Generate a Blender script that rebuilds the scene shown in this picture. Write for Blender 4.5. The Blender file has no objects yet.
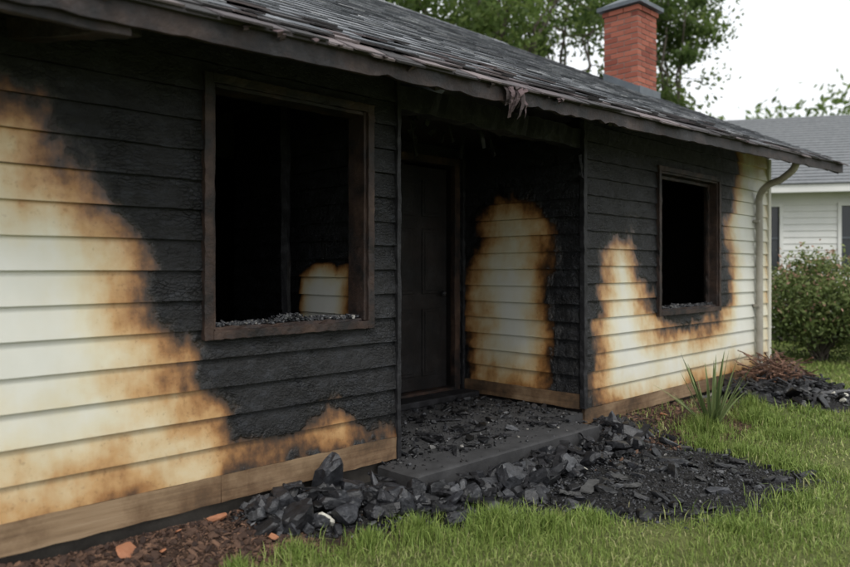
import bpy, math, random
import numpy as np
from mathutils import Vector, noise
rng=np.random.default_rng(7); random.seed(7)
S=bpy.context.scene
COL=S.collection

# ---------------------------------------------------------------- helpers
def fast_mesh(name,V,F,mat,parent=None,attrs=None,smooth=False):
    V=np.asarray(V,dtype=np.float32); F=np.asarray(F,dtype=np.int32)
    me=bpy.data.meshes.new(name)
    me.vertices.add(len(V)); me.vertices.foreach_set('co',V.ravel())
    m,k=F.shape
    me.loops.add(m*k); me.loops.foreach_set('vertex_index',F.ravel())
    me.polygons.add(m); me.polygons.foreach_set('loop_start',np.arange(0,m*k,k,dtype=np.int32))
    me.polygons.foreach_set('loop_total',np.full(m,k,dtype=np.int32))
    if attrs:
        for a,val in attrs.items():
            at=me.attributes.new(a,'FLOAT','POINT'); at.data.foreach_set('value',np.asarray(val,dtype=np.float32))
    me.update(calc_edges=True); me.validate()
    me.polygons.foreach_set('use_smooth',np.full(len(me.polygons),smooth))
    ob=bpy.data.objects.new(name,me); COL.objects.link(ob)
    if mat: me.materials.append(mat)
    if parent: ob.parent=parent
    return ob

def empty(name):
    e=bpy.data.objects.new(name,None); COL.objects.link(e); e.empty_display_size=.3; return e

HF=np.array([[0,3,2,1],[4,5,6,7],[0,1,5,4],[1,2,6,5],[2,3,7,6],[3,0,4,7]])
class Acc:
    def __init__(s): s.V=[];s.F=[];s.R=[];s.n=0
    def add(s,P,F,r=None):
        P=np.asarray(P,float); F=np.asarray(F,int)
        if r is None: r=random.random()
        s.V.append(P); s.F.append(F+s.n); s.R.append(np.full(len(P),r)); s.n+=len(P)
    def box(s,x0,x1,y0,y1,z0,z1,r=None):
        s.add([(x0,y0,z0),(x1,y0,z0),(x1,y1,z0),(x0,y1,z0),(x0,y0,z1),(x1,y0,z1),(x1,y1,z1),(x0,y1,z1)],HF,r)
    def beam(s,p0,p1,w,h,n=10,jit=.004,r=None,up=(0,0,1)):
        p0=np.array(p0,float);p1=np.array(p1,float);d=p1-p0;L=np.linalg.norm(d);d/=L
        up=np.array(up,float); sd=np.cross(d,up); sd/=np.linalg.norm(sd); u2=np.cross(sd,d)
        P=[];F=[]
        for i in range(n+1):
            c=p0+d*L*i/n+ (rng.normal(0,jit*.5,3) if 0<i<n else 0)
            for a,b in ((-1,-1),(1,-1),(1,1),(-1,1)):
                P.append(c+sd*a*w/2+u2*b*h/2+rng.normal(0,jit,3))
            if i:
                o=4*(i-1)
                for k in range(4):
                    F.append((o+k,o+(k+1)%4,o+4+(k+1)%4,o+4+k))
        F.append((3,2,1,0)); o=4*n; F.append((o,o+1,o+2,o+3))
        s.add(P,F,r)
    def make(s,name,mat,parent=None,bevel=0,smooth=False):
        ob=fast_mesh(name,np.concatenate(s.V),np.concatenate(s.F),mat,parent,{'rnd':np.concatenate(s.R)},smooth)
        if bevel:
            m=ob.modifiers.new('bev','BEVEL'); m.width=bevel; m.segments=2; m.limit_method='ANGLE'
        return ob

class NT:
    def __init__(s,name):
        s.m=bpy.data.materials.new(name); s.m.use_nodes=True; s.t=s.m.node_tree; s.N=s.t.nodes; s.L=s.t.links
        s.bsdf=s.N['Principled BSDF']; s.out=s.N['Material Output']
        s.co=s.N.new('ShaderNodeTexCoord').outputs['Object']
    def link(s,a,b): s.L.new(a,b)
    def setin(s,sock,v):
        if isinstance(v,bpy.types.NodeSocket): s.L.new(v,sock)
        else: sock.default_value=v
    def attr(s,n):
        a=s.N.new('ShaderNodeAttribute'); a.attribute_name=n; return a.outputs['Fac']
    def mapping(s,scale):
        m=s.N.new('ShaderNodeMapping'); m.inputs['Scale'].default_value=scale; s.L.new(s.co,m.inputs['Vector']); return m.outputs[0]
    def noise(s,scale=5,detail=4,rough=.55,vec=None,dist=0):
        n=s.N.new('ShaderNodeTexNoise'); n.inputs['Scale'].default_value=scale; n.inputs['Detail'].default_value=detail
        n.inputs['Roughness'].default_value=rough; n.inputs['Distortion'].default_value=dist
        s.L.new(vec if vec else s.co,n.inputs['Vector']); return n.outputs['Fac']
    def voro(s,scale,feature='F1',vec=None):
        n=s.N.new('ShaderNodeTexVoronoi'); n.feature=feature; n.inputs['Scale'].default_value=scale
        s.L.new(vec if vec else s.co,n.inputs['Vector']); return n.outputs['Distance']
    def math(s,op,a,b=0,c=None,clamp=False):
        n=s.N.new('ShaderNodeMath'); n.operation=op; n.use_clamp=clamp
        s.setin(n.inputs[0],a); s.setin(n.inputs[1],b)
        if c is not None: s.setin(n.inputs[2],c)
        return n.outputs[0]
    def maprange(s,v,a,b,c=0,d=1):
        n=s.N.new('ShaderNodeMapRange'); s.setin(n.inputs[0],v)
        for i,x in enumerate((a,b,c,d)): n.inputs[i+1].default_value=x
        return n.outputs[0]
    def ramp(s,fac,stops):
        n=s.N.new('ShaderNodeValToRGB'); e=n.color_ramp.elements
        while len(e)>1: e.remove(e[-1])
        e[0].position=stops[0][0]; e[0].color=(*stops[0][1],1)
        for p,c in stops[1:]:
            x=e.new(p); x.color=(*c,1)
        s.L.new(fac,n.inputs[0]); return n.outputs[0]
    def mix(s,f,a,b,mode='MIX'):
        n=s.N.new('ShaderNodeMix'); n.data_type='RGBA'; n.blend_type=mode
        s.setin(n.inputs[0],f)
        for i,v in ((6,a),(7,b)):
            if isinstance(v,tuple): v=(*v,1)
            s.setin(n.inputs[i],v)
        return n.outputs[2]
    def bump(s,h,strength=.5,dist=.01):
        n=s.N.new('ShaderNodeBump'); s.setin(n.inputs['Strength'],strength); n.inputs['Distance'].default_value=dist
        s.L.new(h,n.inputs['Height']); s.L.new(n.outputs[0],s.bsdf.inputs['Normal']); return n
    def color(s,c): s.setin(s.bsdf.inputs['Base Color'],(*c,1) if isinstance(c,tuple) else c)
    def rough(s,r): s.setin(s.bsdf.inputs['Roughness'],r)
    def spec(s,v): s.bsdf.inputs['Specular IOR Level'].default_value=v

# ---------------------------------------------------------------- materials
def m_siding():
    n=NT('scorched_siding_paint')
    f=n.attr('fld'); r=n.attr('rnd')
    a=n.math('MULTIPLY',n.math('SUBTRACT',n.noise(1.9,4,.5),.5),.66)
    b=n.math('MULTIPLY',n.math('SUBTRACT',n.noise(1,4,.55,n.mapping((16,16,4))),.5),.12)
    c=n.math('MULTIPLY',n.math('SUBTRACT',n.noise(8,6,.6),.5),.22)
    d=n.math('MULTIPLY',n.math('SUBTRACT',r,.5),.10)
    t=n.math('ADD',n.math('ADD',n.math('ADD',n.math('ADD',f,a),b),c),d)
    k=n.maprange(t,-.3,.6)
    base=n.ramp(k,[(0,(.015,.016,.018)),(.325,(.013,.012,.011)),(.36,(.036,.020,.011)),(.40,(.12,.055,.020)),(.46,(.31,.15,.05)),(.53,(.49,.295,.125)),(.62,(.60,.47,.28)),(.74,(.66,.61,.46)),(.87,(.675,.66,.575)),(1,(.68,.68,.62))])
    char=n.maprange(t,-.05,.02,1,0)
    fl=n.noise(8,9,.76,n.mapping((1,1,2.2)))
    charc=n.ramp(fl,[(.32,(.003,.003,.0035)),(.48,(.008,.0085,.010)),(.60,(.020,.022,.027)),(.74,(.055,.060,.070))])
    col=n.mix(char,base,charc)
    dirt=n.ramp(n.noise(1.6,5,.6,n.mapping((1.5,1.5,1))),[(.35,(.90,.90,.88)),(.6,(1,1,1))])
    col=n.mix(.8,col,dirt,'MULTIPLY')
    soot=n.ramp(n.math('ADD',n.noise(42,5,.75),n.maprange(t,.0,.45,-.07,.14)),[(.36,(.50,.44,.38)),(.46,(1,1,1))])
    col=n.mix(.5,col,soot,'MULTIPLY')
    n.color(col)
    crack=n.voro(48,'DISTANCE_TO_EDGE',n.mapping((.6,.6,1.1)))
    cr=n.math('MULTIPLY',n.math('MINIMUM',crack,.12),n.maprange(n.noise(3,4,.6),.42,.6,.2,1.2))
    h=n.math('ADD',n.math('MULTIPLY',cr,n.math('MULTIPLY',char,5.0)),n.math('MULTIPLY',n.noise(15,9,.72),n.math('ADD',n.math('MULTIPLY',char,3.6),.05)))
    n.bump(h,.85,.009)
    n.rough(n.maprange(n.noise(14,4),.3,.7,.34,.60)); n.spec(.5)
    return n.m
def m_char(name='charred_wood',tone=1.,brown=0.,scale=1.):
    n=NT(name); r=n.attr('rnd')
    v=n.noise(11*scale,8,.7)
    g=n.ramp(v,[(.28,(.004*tone,.004*tone,.005*tone)),(.5,(.013*tone,.013*tone,.015*tone)),(.72,(.045*tone,.045*tone,.05*tone))])
    br=n.ramp(n.noise(5*scale,6,.65),[(.40,(.014,.011,.010)),(.55,(.055,.031,.022)),(.75,(.13,.08,.055))])
    n.color(n.mix(brown,g,br))
    cr=n.math('MINIMUM',n.voro(38*scale,'DISTANCE_TO_EDGE'),.12)
    n.bump(n.math('ADD',n.math('MULTIPLY',cr,2),n.noise(40*scale,5)),.6,.005); n.rough(.6); n.spec(.35); return n.m
def m_skirt():
    n=NT('scorched_skirt_board'); r=n.attr('rnd')
    g=n.noise(1,6,.65,n.mapping((2,2,40)))
    c=n.ramp(g,[(.3,(.17,.11,.062)),(.5,(.26,.175,.10)),(.7,(.33,.235,.145))])
    s=n.ramp(n.noise(1.3,7,.7),[(.38,(.10,.075,.06)),(.47,(.46,.38,.32)),(.6,(1,1,1))])
    n.color(n.mix(.85,c,s,'MULTIPLY')); n.bump(g,.5,.004); n.rough(.75); return n.m
def m_shingle():
    n=NT('asphalt_shingle'); r=n.attr('rnd')
    c=n.ramp(r,[(0,(.05,.055,.063)),(.4,(.115,.123,.136)),(.8,(.19,.20,.215)),(1,(.29,.295,.305))])
    g=n.ramp(n.noise(120,4,.85),[(.38,(.4,.4,.4)),(.62,(1.6,1.6,1.6))])
    s=n.ramp(n.noise(1.1,5,.6),[(.35,(.65,.65,.66)),(.6,(1.1,1.1,1.1))])
    n.color(n.mix(1,n.mix(1,c,g,'MULTIPLY'),s,'MULTIPLY')); n.bump(n.noise(160,2),.5,.003); n.rough(.85); return n.m
def m_char_shingle():
    n=NT('burned_shingle'); r=n.attr('rnd')
    c=n.ramp(r,[(0,(.02,.018,.018)),(.5,(.05,.045,.048)),(.8,(.085,.068,.072)),(1,(.17,.14,.14))])
    n.color(c); n.bump(n.noise(70,4),.7,.006); n.rough(.8); return n.m
def m_rubble():
    n=NT('charcoal'); r=n.attr('rnd')
    c=n.ramp(r,[(0,(.004,.004,.0045)),(.5,(.012,.0125,.0145)),(.8,(.032,.034,.040)),(.95,(.085,.088,.094)),(1,(.26,.25,.23))])
    g=n.ramp(n.noise(22,7,.75),[(.35,(.4,.4,.4)),(.55,(1.1,1.1,1.1)),(.7,(2.4,2.3,2.2))])
    n.color(n.mix(1,c,g,'MULTIPLY'))
    gr=n.noise(1,5,.7,n.mapping((25,25,90)))
    n.bump(n.math('ADD',gr,n.noise(60,6,.7)),.7,.005); n.rough(.40); n.spec(.55); return n.m
def m_simple(name,c1,c2,sc=8,rough=.7,bump=.3,bs=60,useR=False):
    n=NT(name)
    f=n.attr('rnd') if useR else n.noise(sc,6,.65)
    n.color(n.ramp(f,[(.25 if not useR else 0,c1),(.75 if not useR else 1,c2)]))
    n.bump(n.noise(bs,5),bump,.004); n.rough(rough); return n.m
def m_leaf(name,stops,trans=.35):
    n=NT(name); r=n.attr('rnd'); c=n.ramp(r,stops)
    n.color(c); n.rough(.6); n.spec(.3)
    if trans>0:
        tr=n.N.new('ShaderNodeBsdfTranslucent'); n.link(c,tr.inputs[0])
        mx=n.N.new('ShaderNodeMixShader'); mx.inputs[0].default_value=trans
        n.link(n.bsdf.outputs[0],mx.inputs[1]); n.link(tr.outputs[0],mx.inputs[2]); n.link(mx.outputs[0],n.out.inputs[0])
    return n.m
def m_ground():
    n=NT('ground'); a=n.attr('ash'); d=n.attr('dirt')
    w=n.math('MULTIPLY',n.math('SUBTRACT',n.noise(5,6,.65),.5),.3)
    am=n.maprange(n.math('ADD',a,w),-.06,.06); dm=n.maprange(n.math('ADD',d,w),-.05,.06)
    gr=n.ramp(n.noise(.7,6,.6),[(.3,(.09,.105,.034)),(.55,(.14,.165,.052)),(.75,(.20,.20,.085))])
    gr2=n.ramp(n.noise(30,5,.7),[(.3,(.5,.5,.45)),(.7,(1.3,1.3,1.2))])
    gr=n.mix(1,gr,gr2,'MULTIPLY')
    di=n.ramp(n.noise(18,8,.7),[(.3,(.022,.013,.010)),(.5,(.065,.038,.026)),(.72,(.14,.088,.06))])
    ac=n.ramp(n.noise(22,8,.75),[(.35,(.008,.008,.0085)),(.55,(.024,.023,.022)),(.68,(.055,.052,.048)),(.8,(.12,.12,.115))])
    n.color(n.mix(am,n.mix(dm,gr,di),ac))
    n.bump(n.noise(35,8,.75),1,.025); n.rough(.9); n.spec(.25); return n.m

M_SID=m_siding(); M_CHAR=m_char(); M_CHARB=m_char('charred_trim',1.,.65); M_IN=m_char('charred_interior',.45,.12,.5)
M_SK=m_skirt(); M_SH=m_shingle(); M_CSH=m_char_shingle(); M_RUB=m_rubble(); M_GR=m_ground()
M_FASC=m_char('charred_fascia',1.3,.4)
M_CONC=m_simple('sooty_concrete',(.016,.016,.017),(.06,.06,.062),7,.8,.6)
M_FND=m_simple('foundation_block',(.03,.026,.022),(.10,.088,.074),5,.9,.6)
M_BRICK=m_simple('red_brick',(.19,.045,.028),(.36,.115,.072),8,.85,.5,90,True)
M_MORT=m_simple('mortar',(.2,.17,.15),(.33,.29,.26),20,.9)
M_METAL=m_simple('grey_metal_cap',(.06,.075,.09),(.12,.14,.16),6,.5,.1)
M_DS=m_simple('weathered_downspout',(.26,.24,.2),(.40,.38,.33),4,.5,.1)
M_MULCH=m_simple('bark_mulch',(.028,.015,.011),(.17,.095,.06),8,.9,.6,60,True)
M_CHIP=m_simple('terracotta_shard',(.30,.11,.05),(.42,.2,.11),9,.8,.5)
M_GRASS=m_leaf('grass_blade',[(0,(.085,.135,.024)),(.45,(.18,.255,.055)),(.8,(.28,.33,.10)),(1,(.44,.41,.21))],0)
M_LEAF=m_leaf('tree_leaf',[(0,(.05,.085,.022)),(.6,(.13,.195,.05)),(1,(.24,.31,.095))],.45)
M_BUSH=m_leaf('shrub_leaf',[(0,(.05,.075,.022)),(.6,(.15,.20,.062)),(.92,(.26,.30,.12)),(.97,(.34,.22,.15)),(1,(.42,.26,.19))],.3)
M_YUC=m_leaf('yucca_leaf',[(0,(.08,.12,.045)),(1,(.25,.31,.13))],.25)
M_BARK=m_simple('bark',(.05,.04,.03),(.13,.11,.09),10,.9,.8)
M_WHITE=m_simple('white_vinyl',(.60,.61,.60),(.70,.70,.68),2,.55,.05)
M_NROOF=m_simple('grey_roof_shingle',(.13,.14,.15),(.23,.24,.25),12,.9,.4)
M_GLASS=m_simple('dark_window_glass',(.012,.016,.02),(.03,.035,.04),2,.12,0)
M_CREAM=m_simple('cream_trim',(.52,.50,.42),(.64,.63,.56),3,.6,.1)
M_ASHP=m_simple('ash_grey_board',(.02,.02,.02),(.10,.10,.098),14,.85,.7)
M_HILL=m_simple('hill_woodland',(.05,.07,.045),(.10,.13,.08),.3,.95,.2)

# ---------------------------------------------------------------- polygon distance
def sdf(poly,x,y):
    x=np.asarray(x,float);y=np.asarray(y,float)
    d=np.full(x.shape,1e9); ins=np.zeros(x.shape,bool); n=len(poly)
    for i in range(n):
        x0,y0=poly[i];x1,y1=poly[(i+1)%n]
        ex,ey=x1-x0,y1-y0; L=ex*ex+ey*ey
        t=np.clip(((x-x0)*ex+(y-y0)*ey)/L,0,1)
        d=np.minimum(d,np.hypot(x-x0-t*ex,y-y0-t*ey))
        if y1!=y0:
            c=((y0>y)!=(y1>y))&(x<(x1-x0)*(y-y0)/(y1-y0)+x0); ins^=c
    return np.where(ins,d,-d)

# ---------------------------------------------------------------- ground
ASH=[(1.85,.3),(1.95,-.22),(2.2,-.42),(2.64,-.66),(3.3,-1.02),(3.6,-1.48),(4.0,-1.76),(4.5,-1.90),(5.1,-1.86),(5.35,-1.30),(5.5,-.85),(5.7,-.45),(6.0,-.15),(6.0,.3)]
ASH2=[(7.1,-.35),(7.5,-.85),(7.7,-1.3),(8.4,-1.4),(9.0,-.9),(9.3,-.35),(9.3,0),(8,0)]
DIRT=[(-3,.3),(-3,-.8),(0,-.80),(1.3,-.55),(1.75,-.50),(2.1,-.56),(2.64,-.68),(5,-.8),(5.6,-.95),(5.9,-1.05),(6.4,-1.0),(6.7,-.65),(7.3,-.6),(8.5,-.6),(9.6,-.35),(9.6,.3)]
def ash_f(x,y): return np.maximum(sdf(ASH,x,y),sdf(ASH2,x,y))
def gh(x,y):
    x=np.asarray(x,float);y=np.asarray(y,float)
    a=np.clip(sdf(DIRT,x,y)/.35,0,1)
    left=np.clip((2.8-x)/.8,0,1)
    h=a*(.02+.10*left*np.clip(1+y/.5,0,1))
    h=h+np.clip(sdf(ASH,x,y)/.4,0,1)*.010
    h=h+np.clip(sdf(ASH2,x,y)/.35,0,1)*.06
    near=np.clip(1-np.hypot(x-5,y+2)/25,0,1)
    h=h+near*(.012*np.sin(2.3*x+1.1*y)+.010*np.sin(4.7*y-1.9*x+1)+.006*np.sin(9*x+7*y))
    return h
fx=np.arange(-1,12,.05); fy=np.arange(-4.5,1.2,.05)
gx=np.concatenate([-np.geomspace(600,1.4,24),fx,12+np.geomspace(.3,600,30)])
gy=np.concatenate([-4.5-np.geomspace(600,.2,28),fy,1.2+np.geomspace(.2,700,30)])
GX,GY=np.meshgrid(gx,gy); nx,ny=len(gx),len(gy)
X=GX.ravel();Y=GY.ravel()
Z=gh(X,Y)
idx=np.arange(nx*ny).reshape(ny,nx)
F=np.stack([idx[:-1,:-1],idx[:-1,1:],idx[1:,1:],idx[1:,:-1]],-1).reshape(-1,4)
fast_mesh('ground',np.stack([X,Y,Z],1),F,M_GR,None,{'ash':ash_f(X,Y),'dirt':sdf(DIRT,X,Y)},True)

# ---------------------------------------------------------------- house
H=empty('burned_house')
XL,XE,XR0,XR1=-3.0,3.13,5.278,9.43
YB=1.36; YBACK=9.2
WL=(1.85,2.875,1.045,2.30)   # bay window clear opening
WR=(6.585,7.90,.945,2.30)
DO=(4.30,5.13,.22,2.33)

P_LEFT=[(-3.5,2.9),(-3.5,.1),(3.3,.1),(3.3,.38),(3.05,.46),(2.85,.52),(2.68,.64),(2.5,.52),(2.35,.43),(2.2,.45),(1.99,.56),(1.82,.76),(1.66,1.04),(1.56,1.35),(1.38,1.65),(1.2,1.95),(1.07,2.16),(.7,2.24),(-.5,2.3),(-1.5,2.9)]
P_RIGHT=[(5.36,.0),(5.42,.5),(5.46,1.0),(5.50,1.50),(5.70,1.72),(6.0,1.74),(6.28,1.5),(6.40,1.14),(6.5,.90),(7.27,.78),(7.9,.84),(8.12,1.11),(8.06,1.9),(8.30,2.30),(8.5,2.9),(9.7,2.9),(9.7,0)]
P_SIDE=[(.26,.0),(.22,.8),(.26,1.35),(.34,1.75),(.50,2.04),(.80,2.14),(1.04,1.98),(1.20,1.6),(1.31,1.2),(1.35,.0)]
def lowscorch(f,z,z0): return np.minimum(f,.10+(z-z0)*.9)

def siding(name,origin,U,Nn,u0,u1,z0,z1,openings,field,step=.03,course=.15):
    U=np.array(U,float);Nn=np.array(Nn,float);O=np.array(origin,float)
    Vs=[];Fs=[];fl=[];rn=[];n=0
    z=z0;k=0
    while z<z1-1e-4:
        za,zb=z,min(z+course,z1); r=random.random()
        cuts=sorted({za,zb}|{e for op in openings for e in op[2:] if za+1e-4<e<zb-1e-4})
        for sa,sb in zip(cuts[:-1],cuts[1:]):
            ivs=[(u0,u1)]
            for op in openings:
                if op[2]<=sa+1e-4 and op[3]>=sb-1e-4:
                    nv=[]
                    for a,b in ivs:
                        if op[1]<=a or op[0]>=b: nv.append((a,b))
                        else:
                            if a<op[0]: nv.append((a,op[0]))
                            if b>op[1]: nv.append((op[1],b))
                    ivs=nv
            for a,b in ivs:
                nu=max(2,int((b-a)/step)+1); us=np.linspace(a,b,nu)
                nz=max(2,int(round((sb-sa)/.045))+1); zs=np.linspace(sa,sb,nz)
                UU,ZZ=np.meshgrid(us,zs)
                fr=(ZZ-za)/course
                off=.021*(1-fr)+.002
                f=field(UU,ZZ)
                ch=np.clip(-f/.15,0,1)
                wv=np.array([noise.noise(Vector((uu*1.7,k*3.1,origin[1]*5+origin[0]))) for uu in us])
                wv2=np.array([noise.noise(Vector((uu*7,k*5.7+3,origin[0]))) for uu in us])
                wv3=np.array([[noise.noise(Vector((uu*22,zz*22,origin[0]))) for uu in us] for zz in zs])
                off=off+(1-fr)*(wv[None,:]*.004+ch*(wv2[None,:]*.007))+ch*wv3*.0022
                Zd=ZZ.copy()
                if sa==za: Zd[0,:]+=wv*.003+ch[0]*wv2*.005
                rows_u=[UU];rows_o=[off];rows_z=[Zd];rows_f=[f]
                if sa==za:
                    rows_u=[UU[:1]]+rows_u; rows_o=[np.full((1,nu),-.012)]+rows_o; rows_z=[Zd[:1]+.004]+rows_z; rows_f=[f[:1]]+rows_f
                UU2=np.concatenate(rows_u);OO=np.concatenate(rows_o);ZZ2=np.concatenate(rows_z);FF=np.concatenate(rows_f)
                P=O[None,None,:]+UU2[...,None]*U+OO[...,None]*Nn; P[...,2]+=ZZ2
                m=UU2.shape[0]
                id=np.arange(m*nu).reshape(m,nu)+n
                Fs.append(np.stack([id[:-1,:-1],id[:-1,1:],id[1:,1:],id[1:,:-1]],-1).reshape(-1,4))
                Vs.append(P.reshape(-1,3)); fl.append(FF.ravel()); rn.append(np.full(m*nu,r)); n+=m*nu
        z+=course;k+=1
    return fast_mesh(name,np.concatenate(Vs),np.concatenate(Fs),M_SID,H,{'fld':np.concatenate(fl),'rnd':np.concatenate(rn)})

siding('siding_front_bay',(0,0,0),(1,0,0),(0,-1,0),XL,XE,.30,2.60,[WL],lambda u,z:lowscorch(sdf(P_LEFT,u,z),z,.30))
siding('siding_front_wing',(0,0,0),(1,0,0),(0,-1,0),XR0,XR1,.18,2.72,[WR],lambda u,z:lowscorch(sdf(P_RIGHT,u,z),z,.10))
siding('siding_porch_return',(XR0,0,0),(0,1,0),(-1,0,0),0,YB,.30,2.5,[],lambda u,z:lowscorch(sdf(P_SIDE,u,z)*1.1-.01,z,.25))
siding('siding_porch_back',(0,YB,0),(1,0,0),(0,-1,0),XE,XR0,.24,2.5,[DO],lambda u,z:np.full(u.shape,-.6))
siding('siding_gable',(XR1,0,0),(0,1,0),(1,0,0),0,YBACK,.18,2.72,[],lambda u,z:np.full(u.shape,.6),.3)
# boarded side wall of the burned room, partly unburned, seen through the bay window
siding('interior_side_boards',(XE-.124,0,0),(0,1,0),(-1,0,0),.14,1.7,.22,2.56,[],lambda u,z:np.clip(sdf([(.27,.5),(.29,1.36),(.62,1.40),(.84,1.30),(.84,.5)],u,z)*3.2+.14*(z<1.42)*(u<.86)-.05,-.6,.75),.03,.12)
fast_mesh('gable_wall',[(XR1-.02,0,2.70),(XR1-.02,YBACK,2.70),(XR1-.02,4.5,5.0)],[[0,1,2]],M_CREAM,H)
fast_mesh('gable_wall_far',[(XL,0,2.55),(XL,4.5,5.0),(XL,YBACK,2.55)],[[0,1,2]],M_CREAM,H)
c=Acc()
def core_wall(x0,x1,z0,z1,op,y0=.013,y1=.13):
    a0,a1,b0,b1=op
    c.box(x0,a0,y0,y1,z0,z1); c.box(a1,x1,y0,y1,z0,z1); c.box(a0,a1,y0,y1,z0,b0); c.box(a0,a1,y0,y1,b1,z1)
core_wall(XL,XE-.004,.16,2.585,WL); core_wall(XR0+.014,XR1-.01,.05,2.70,WR)
core_wall(XE,XR0,.15,2.56,DO,YB+.013,YB+.12)
c.box(XR0+.013,XR0+.12,.131,YB+.012,.05,2.6)
c.box(XE-.11,XE-.006,.131,YB+.4,.15,2.57)
c.box(XL,XR1-.01,YBACK-.1,YBACK,.1,2.6); c.box(XL-.1,XL-.001,.0,YBACK,.1,2.6); c.box(XR1-.12,XR1-.015,.132,YBACK-.1,.1,2.6)
c.box(XL,XE-.12,.131,4,.10,.20); c.box(XR0+.121,XR1-.121,.131,4,.10,.20)
c.box(XL,XR1-.12,3.9,4.0,.2,2.58)
c.box(XL,XE-.115,.131,3.9,2.60,2.63); c.box(XR0+.121,XR1-.121,.131,3.9,2.60,2.63)
c.box(XE-.12,XR0+.12,.14,YB+.012,2.51,2.55)
c.box(4.55,4.63,.14+YB,3.9,.2,2.58)
c.make('structure',M_IN,H)
c=Acc()
c.beam((2.76,.64,.2),(2.75,.66,2.58),.045,.045,14,.003); c.beam((1.5,1.9,.2),(1.55,1.9,2.58),.09,.05,14,.006); c.beam((2.3,2.6,.2),(2.2,2.7,2.58),.09,.05,14,.006)
c.beam((6.9,1.0,.2),(6.92,1.0,2.58),.09,.05,14,.006);c.beam((7.7,1.4,.2),(7.6,1.4,2.58),.09,.05,14,.006)
c.make('burned_studs',M_CHAR,H)

c=Acc()
for a0,a1 in ((XL,-.5),(-.497,1.9),(1.903,XE+.01)): c.beam((a0,-.008,.23),(a1,-.008,.23),.034,.138,24,.0015)
for a0,a1 in ((XR0-.01,7.4),(7.403,XR1)): c.beam((a0,-.008,.112),(a1,-.008,.112),.034,.128,24,.0015)
c.beam((XR0-.010,.02,.235),(XR0-.010,YB,.235),.034,.125,10,.0015)
c.make('skirt_board',M_SK,H)
c=Acc(); c.box(XL,XE-.03,.03,.2,-.1,.16); c.box(XR0+.02,XR1-.02,.03,.2,-.1,.05); c.box(XR0+.015,XR0+.1,.2,YB,-.1,.2)
c.box(XR1-.1,XR1-.02,.2,YBACK,-.1,.18); c.make('foundation',M_FND,H)
def slab(name,x0,x1,y0,y1,z0,z1,mat):
    us=np.linspace(x0,x1,60); vs=np.linspace(y0,y1,40)
    UU,VV=np.meshgrid(us,vs); e=np.minimum(np.minimum(UU-x0,x1-UU),VV-y0)
    ZZ=z1-.012*np.exp(-e/.01)+.004*np.sin(UU*7)*np.sin(VV*9)
    jit=np.array([[noise.noise(Vector((q*6,w*6,3)))*.008 for q in us] for w in vs])
    ZZ=ZZ+jit*.6
    V=[np.stack([UU,VV,ZZ],-1).reshape(-1,3)]; id=np.arange(2400).reshape(40,60)
    F=[np.stack([id[:-1,:-1],id[:-1,1:],id[1:,1:],id[1:,:-1]],-1).reshape(-1,4)]
    ring=list(id[0,:])+list(id[1:,-1])+list(id[-1,-2::-1])+list(id[-2:0:-1,0]); n=2400
    low=V[0][ring].copy(); low[:,2]=z0; nr=len(ring); V.append(low)
    F.append(np.array([[ring[i],n+i,n+(i+1)%nr,ring[(i+1)%nr]] for i in range(nr)]))
    return fast_mesh(name,np.concatenate(V),np.concatenate(F),mat,H)
slab('porch_slab',2.98,4.95,-.36,-.005,-.1,.145,M_CONC)
c=Acc(); c.box(XE-.02,XR0,-.004,YB+.012,-.1,.143); c.make('porch_floor',M_CONC,H)
c=Acc(); c.box(4.1,5.25,YB-.24,YB-.001,.144,.2); c.make('door_step',M_CHAR,H,.008)

def frame(name,x0,x1,z0,z1,sash=False):
    c=Acc(); w=.048; j=.0014
    c.beam((x0-w/2,-.024,z0-.05),(x0-w/2,-.024,z1+w),w,.04,30,j,up=(0,-1,0))
    c.beam((x1+w/2,-.024,z0-.05),(x1+w/2,-.024,z1+w),w,.04,30,j,up=(0,-1,0))
    c.beam((x0+.001,-.023,z1+w/2),(x1-.001,-.023,z1+w/2),.038,w,30,j)
    c.beam((x0+.001,-.024,z0-.026),(x1-.001,-.024,z0-.026),.045,.045,30,j)
    c.beam((x0+.01,.05,z0),(x0+.01,.05,z1),.02,.15,20,.0012,up=(0,-1,0))
    c.beam((x1-.01,.05,z0),(x1-.01,.05,z1),.02,.15,20,.0012,up=(0,-1,0))
    c.beam((x0+.024,.05,z1-.01),(x1-.024,.05,z1-.01),.15,.02,20,.0012)
    c.beam((x0+.024,.06,z0+.003),(x1-.024,.06,z0+.003),.14,.02,20,.002)
    if sash:
        c.beam((x0+.038,.07,z0+.02),(x0+.038,.07,z1-.025),.03,.03,20,.002,up=(0,-1,0))
        c.beam((x1-.042,.07,z0+.02),(x1-.040,.07,z1-.025),.035,.03,20,.002,up=(0,-1,0))
        c.beam((x0+.06,.07,z1-.04),(x1-.06,.07,z1-.04),.03,.03,20,.002)
    return c.make(name,M_CHARB,H,.002)
frame('window_frame_bay',*WL[:2],*WL[2:]); frame('window_frame_wing',*WR[:2],*WR[2:],True)

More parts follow.
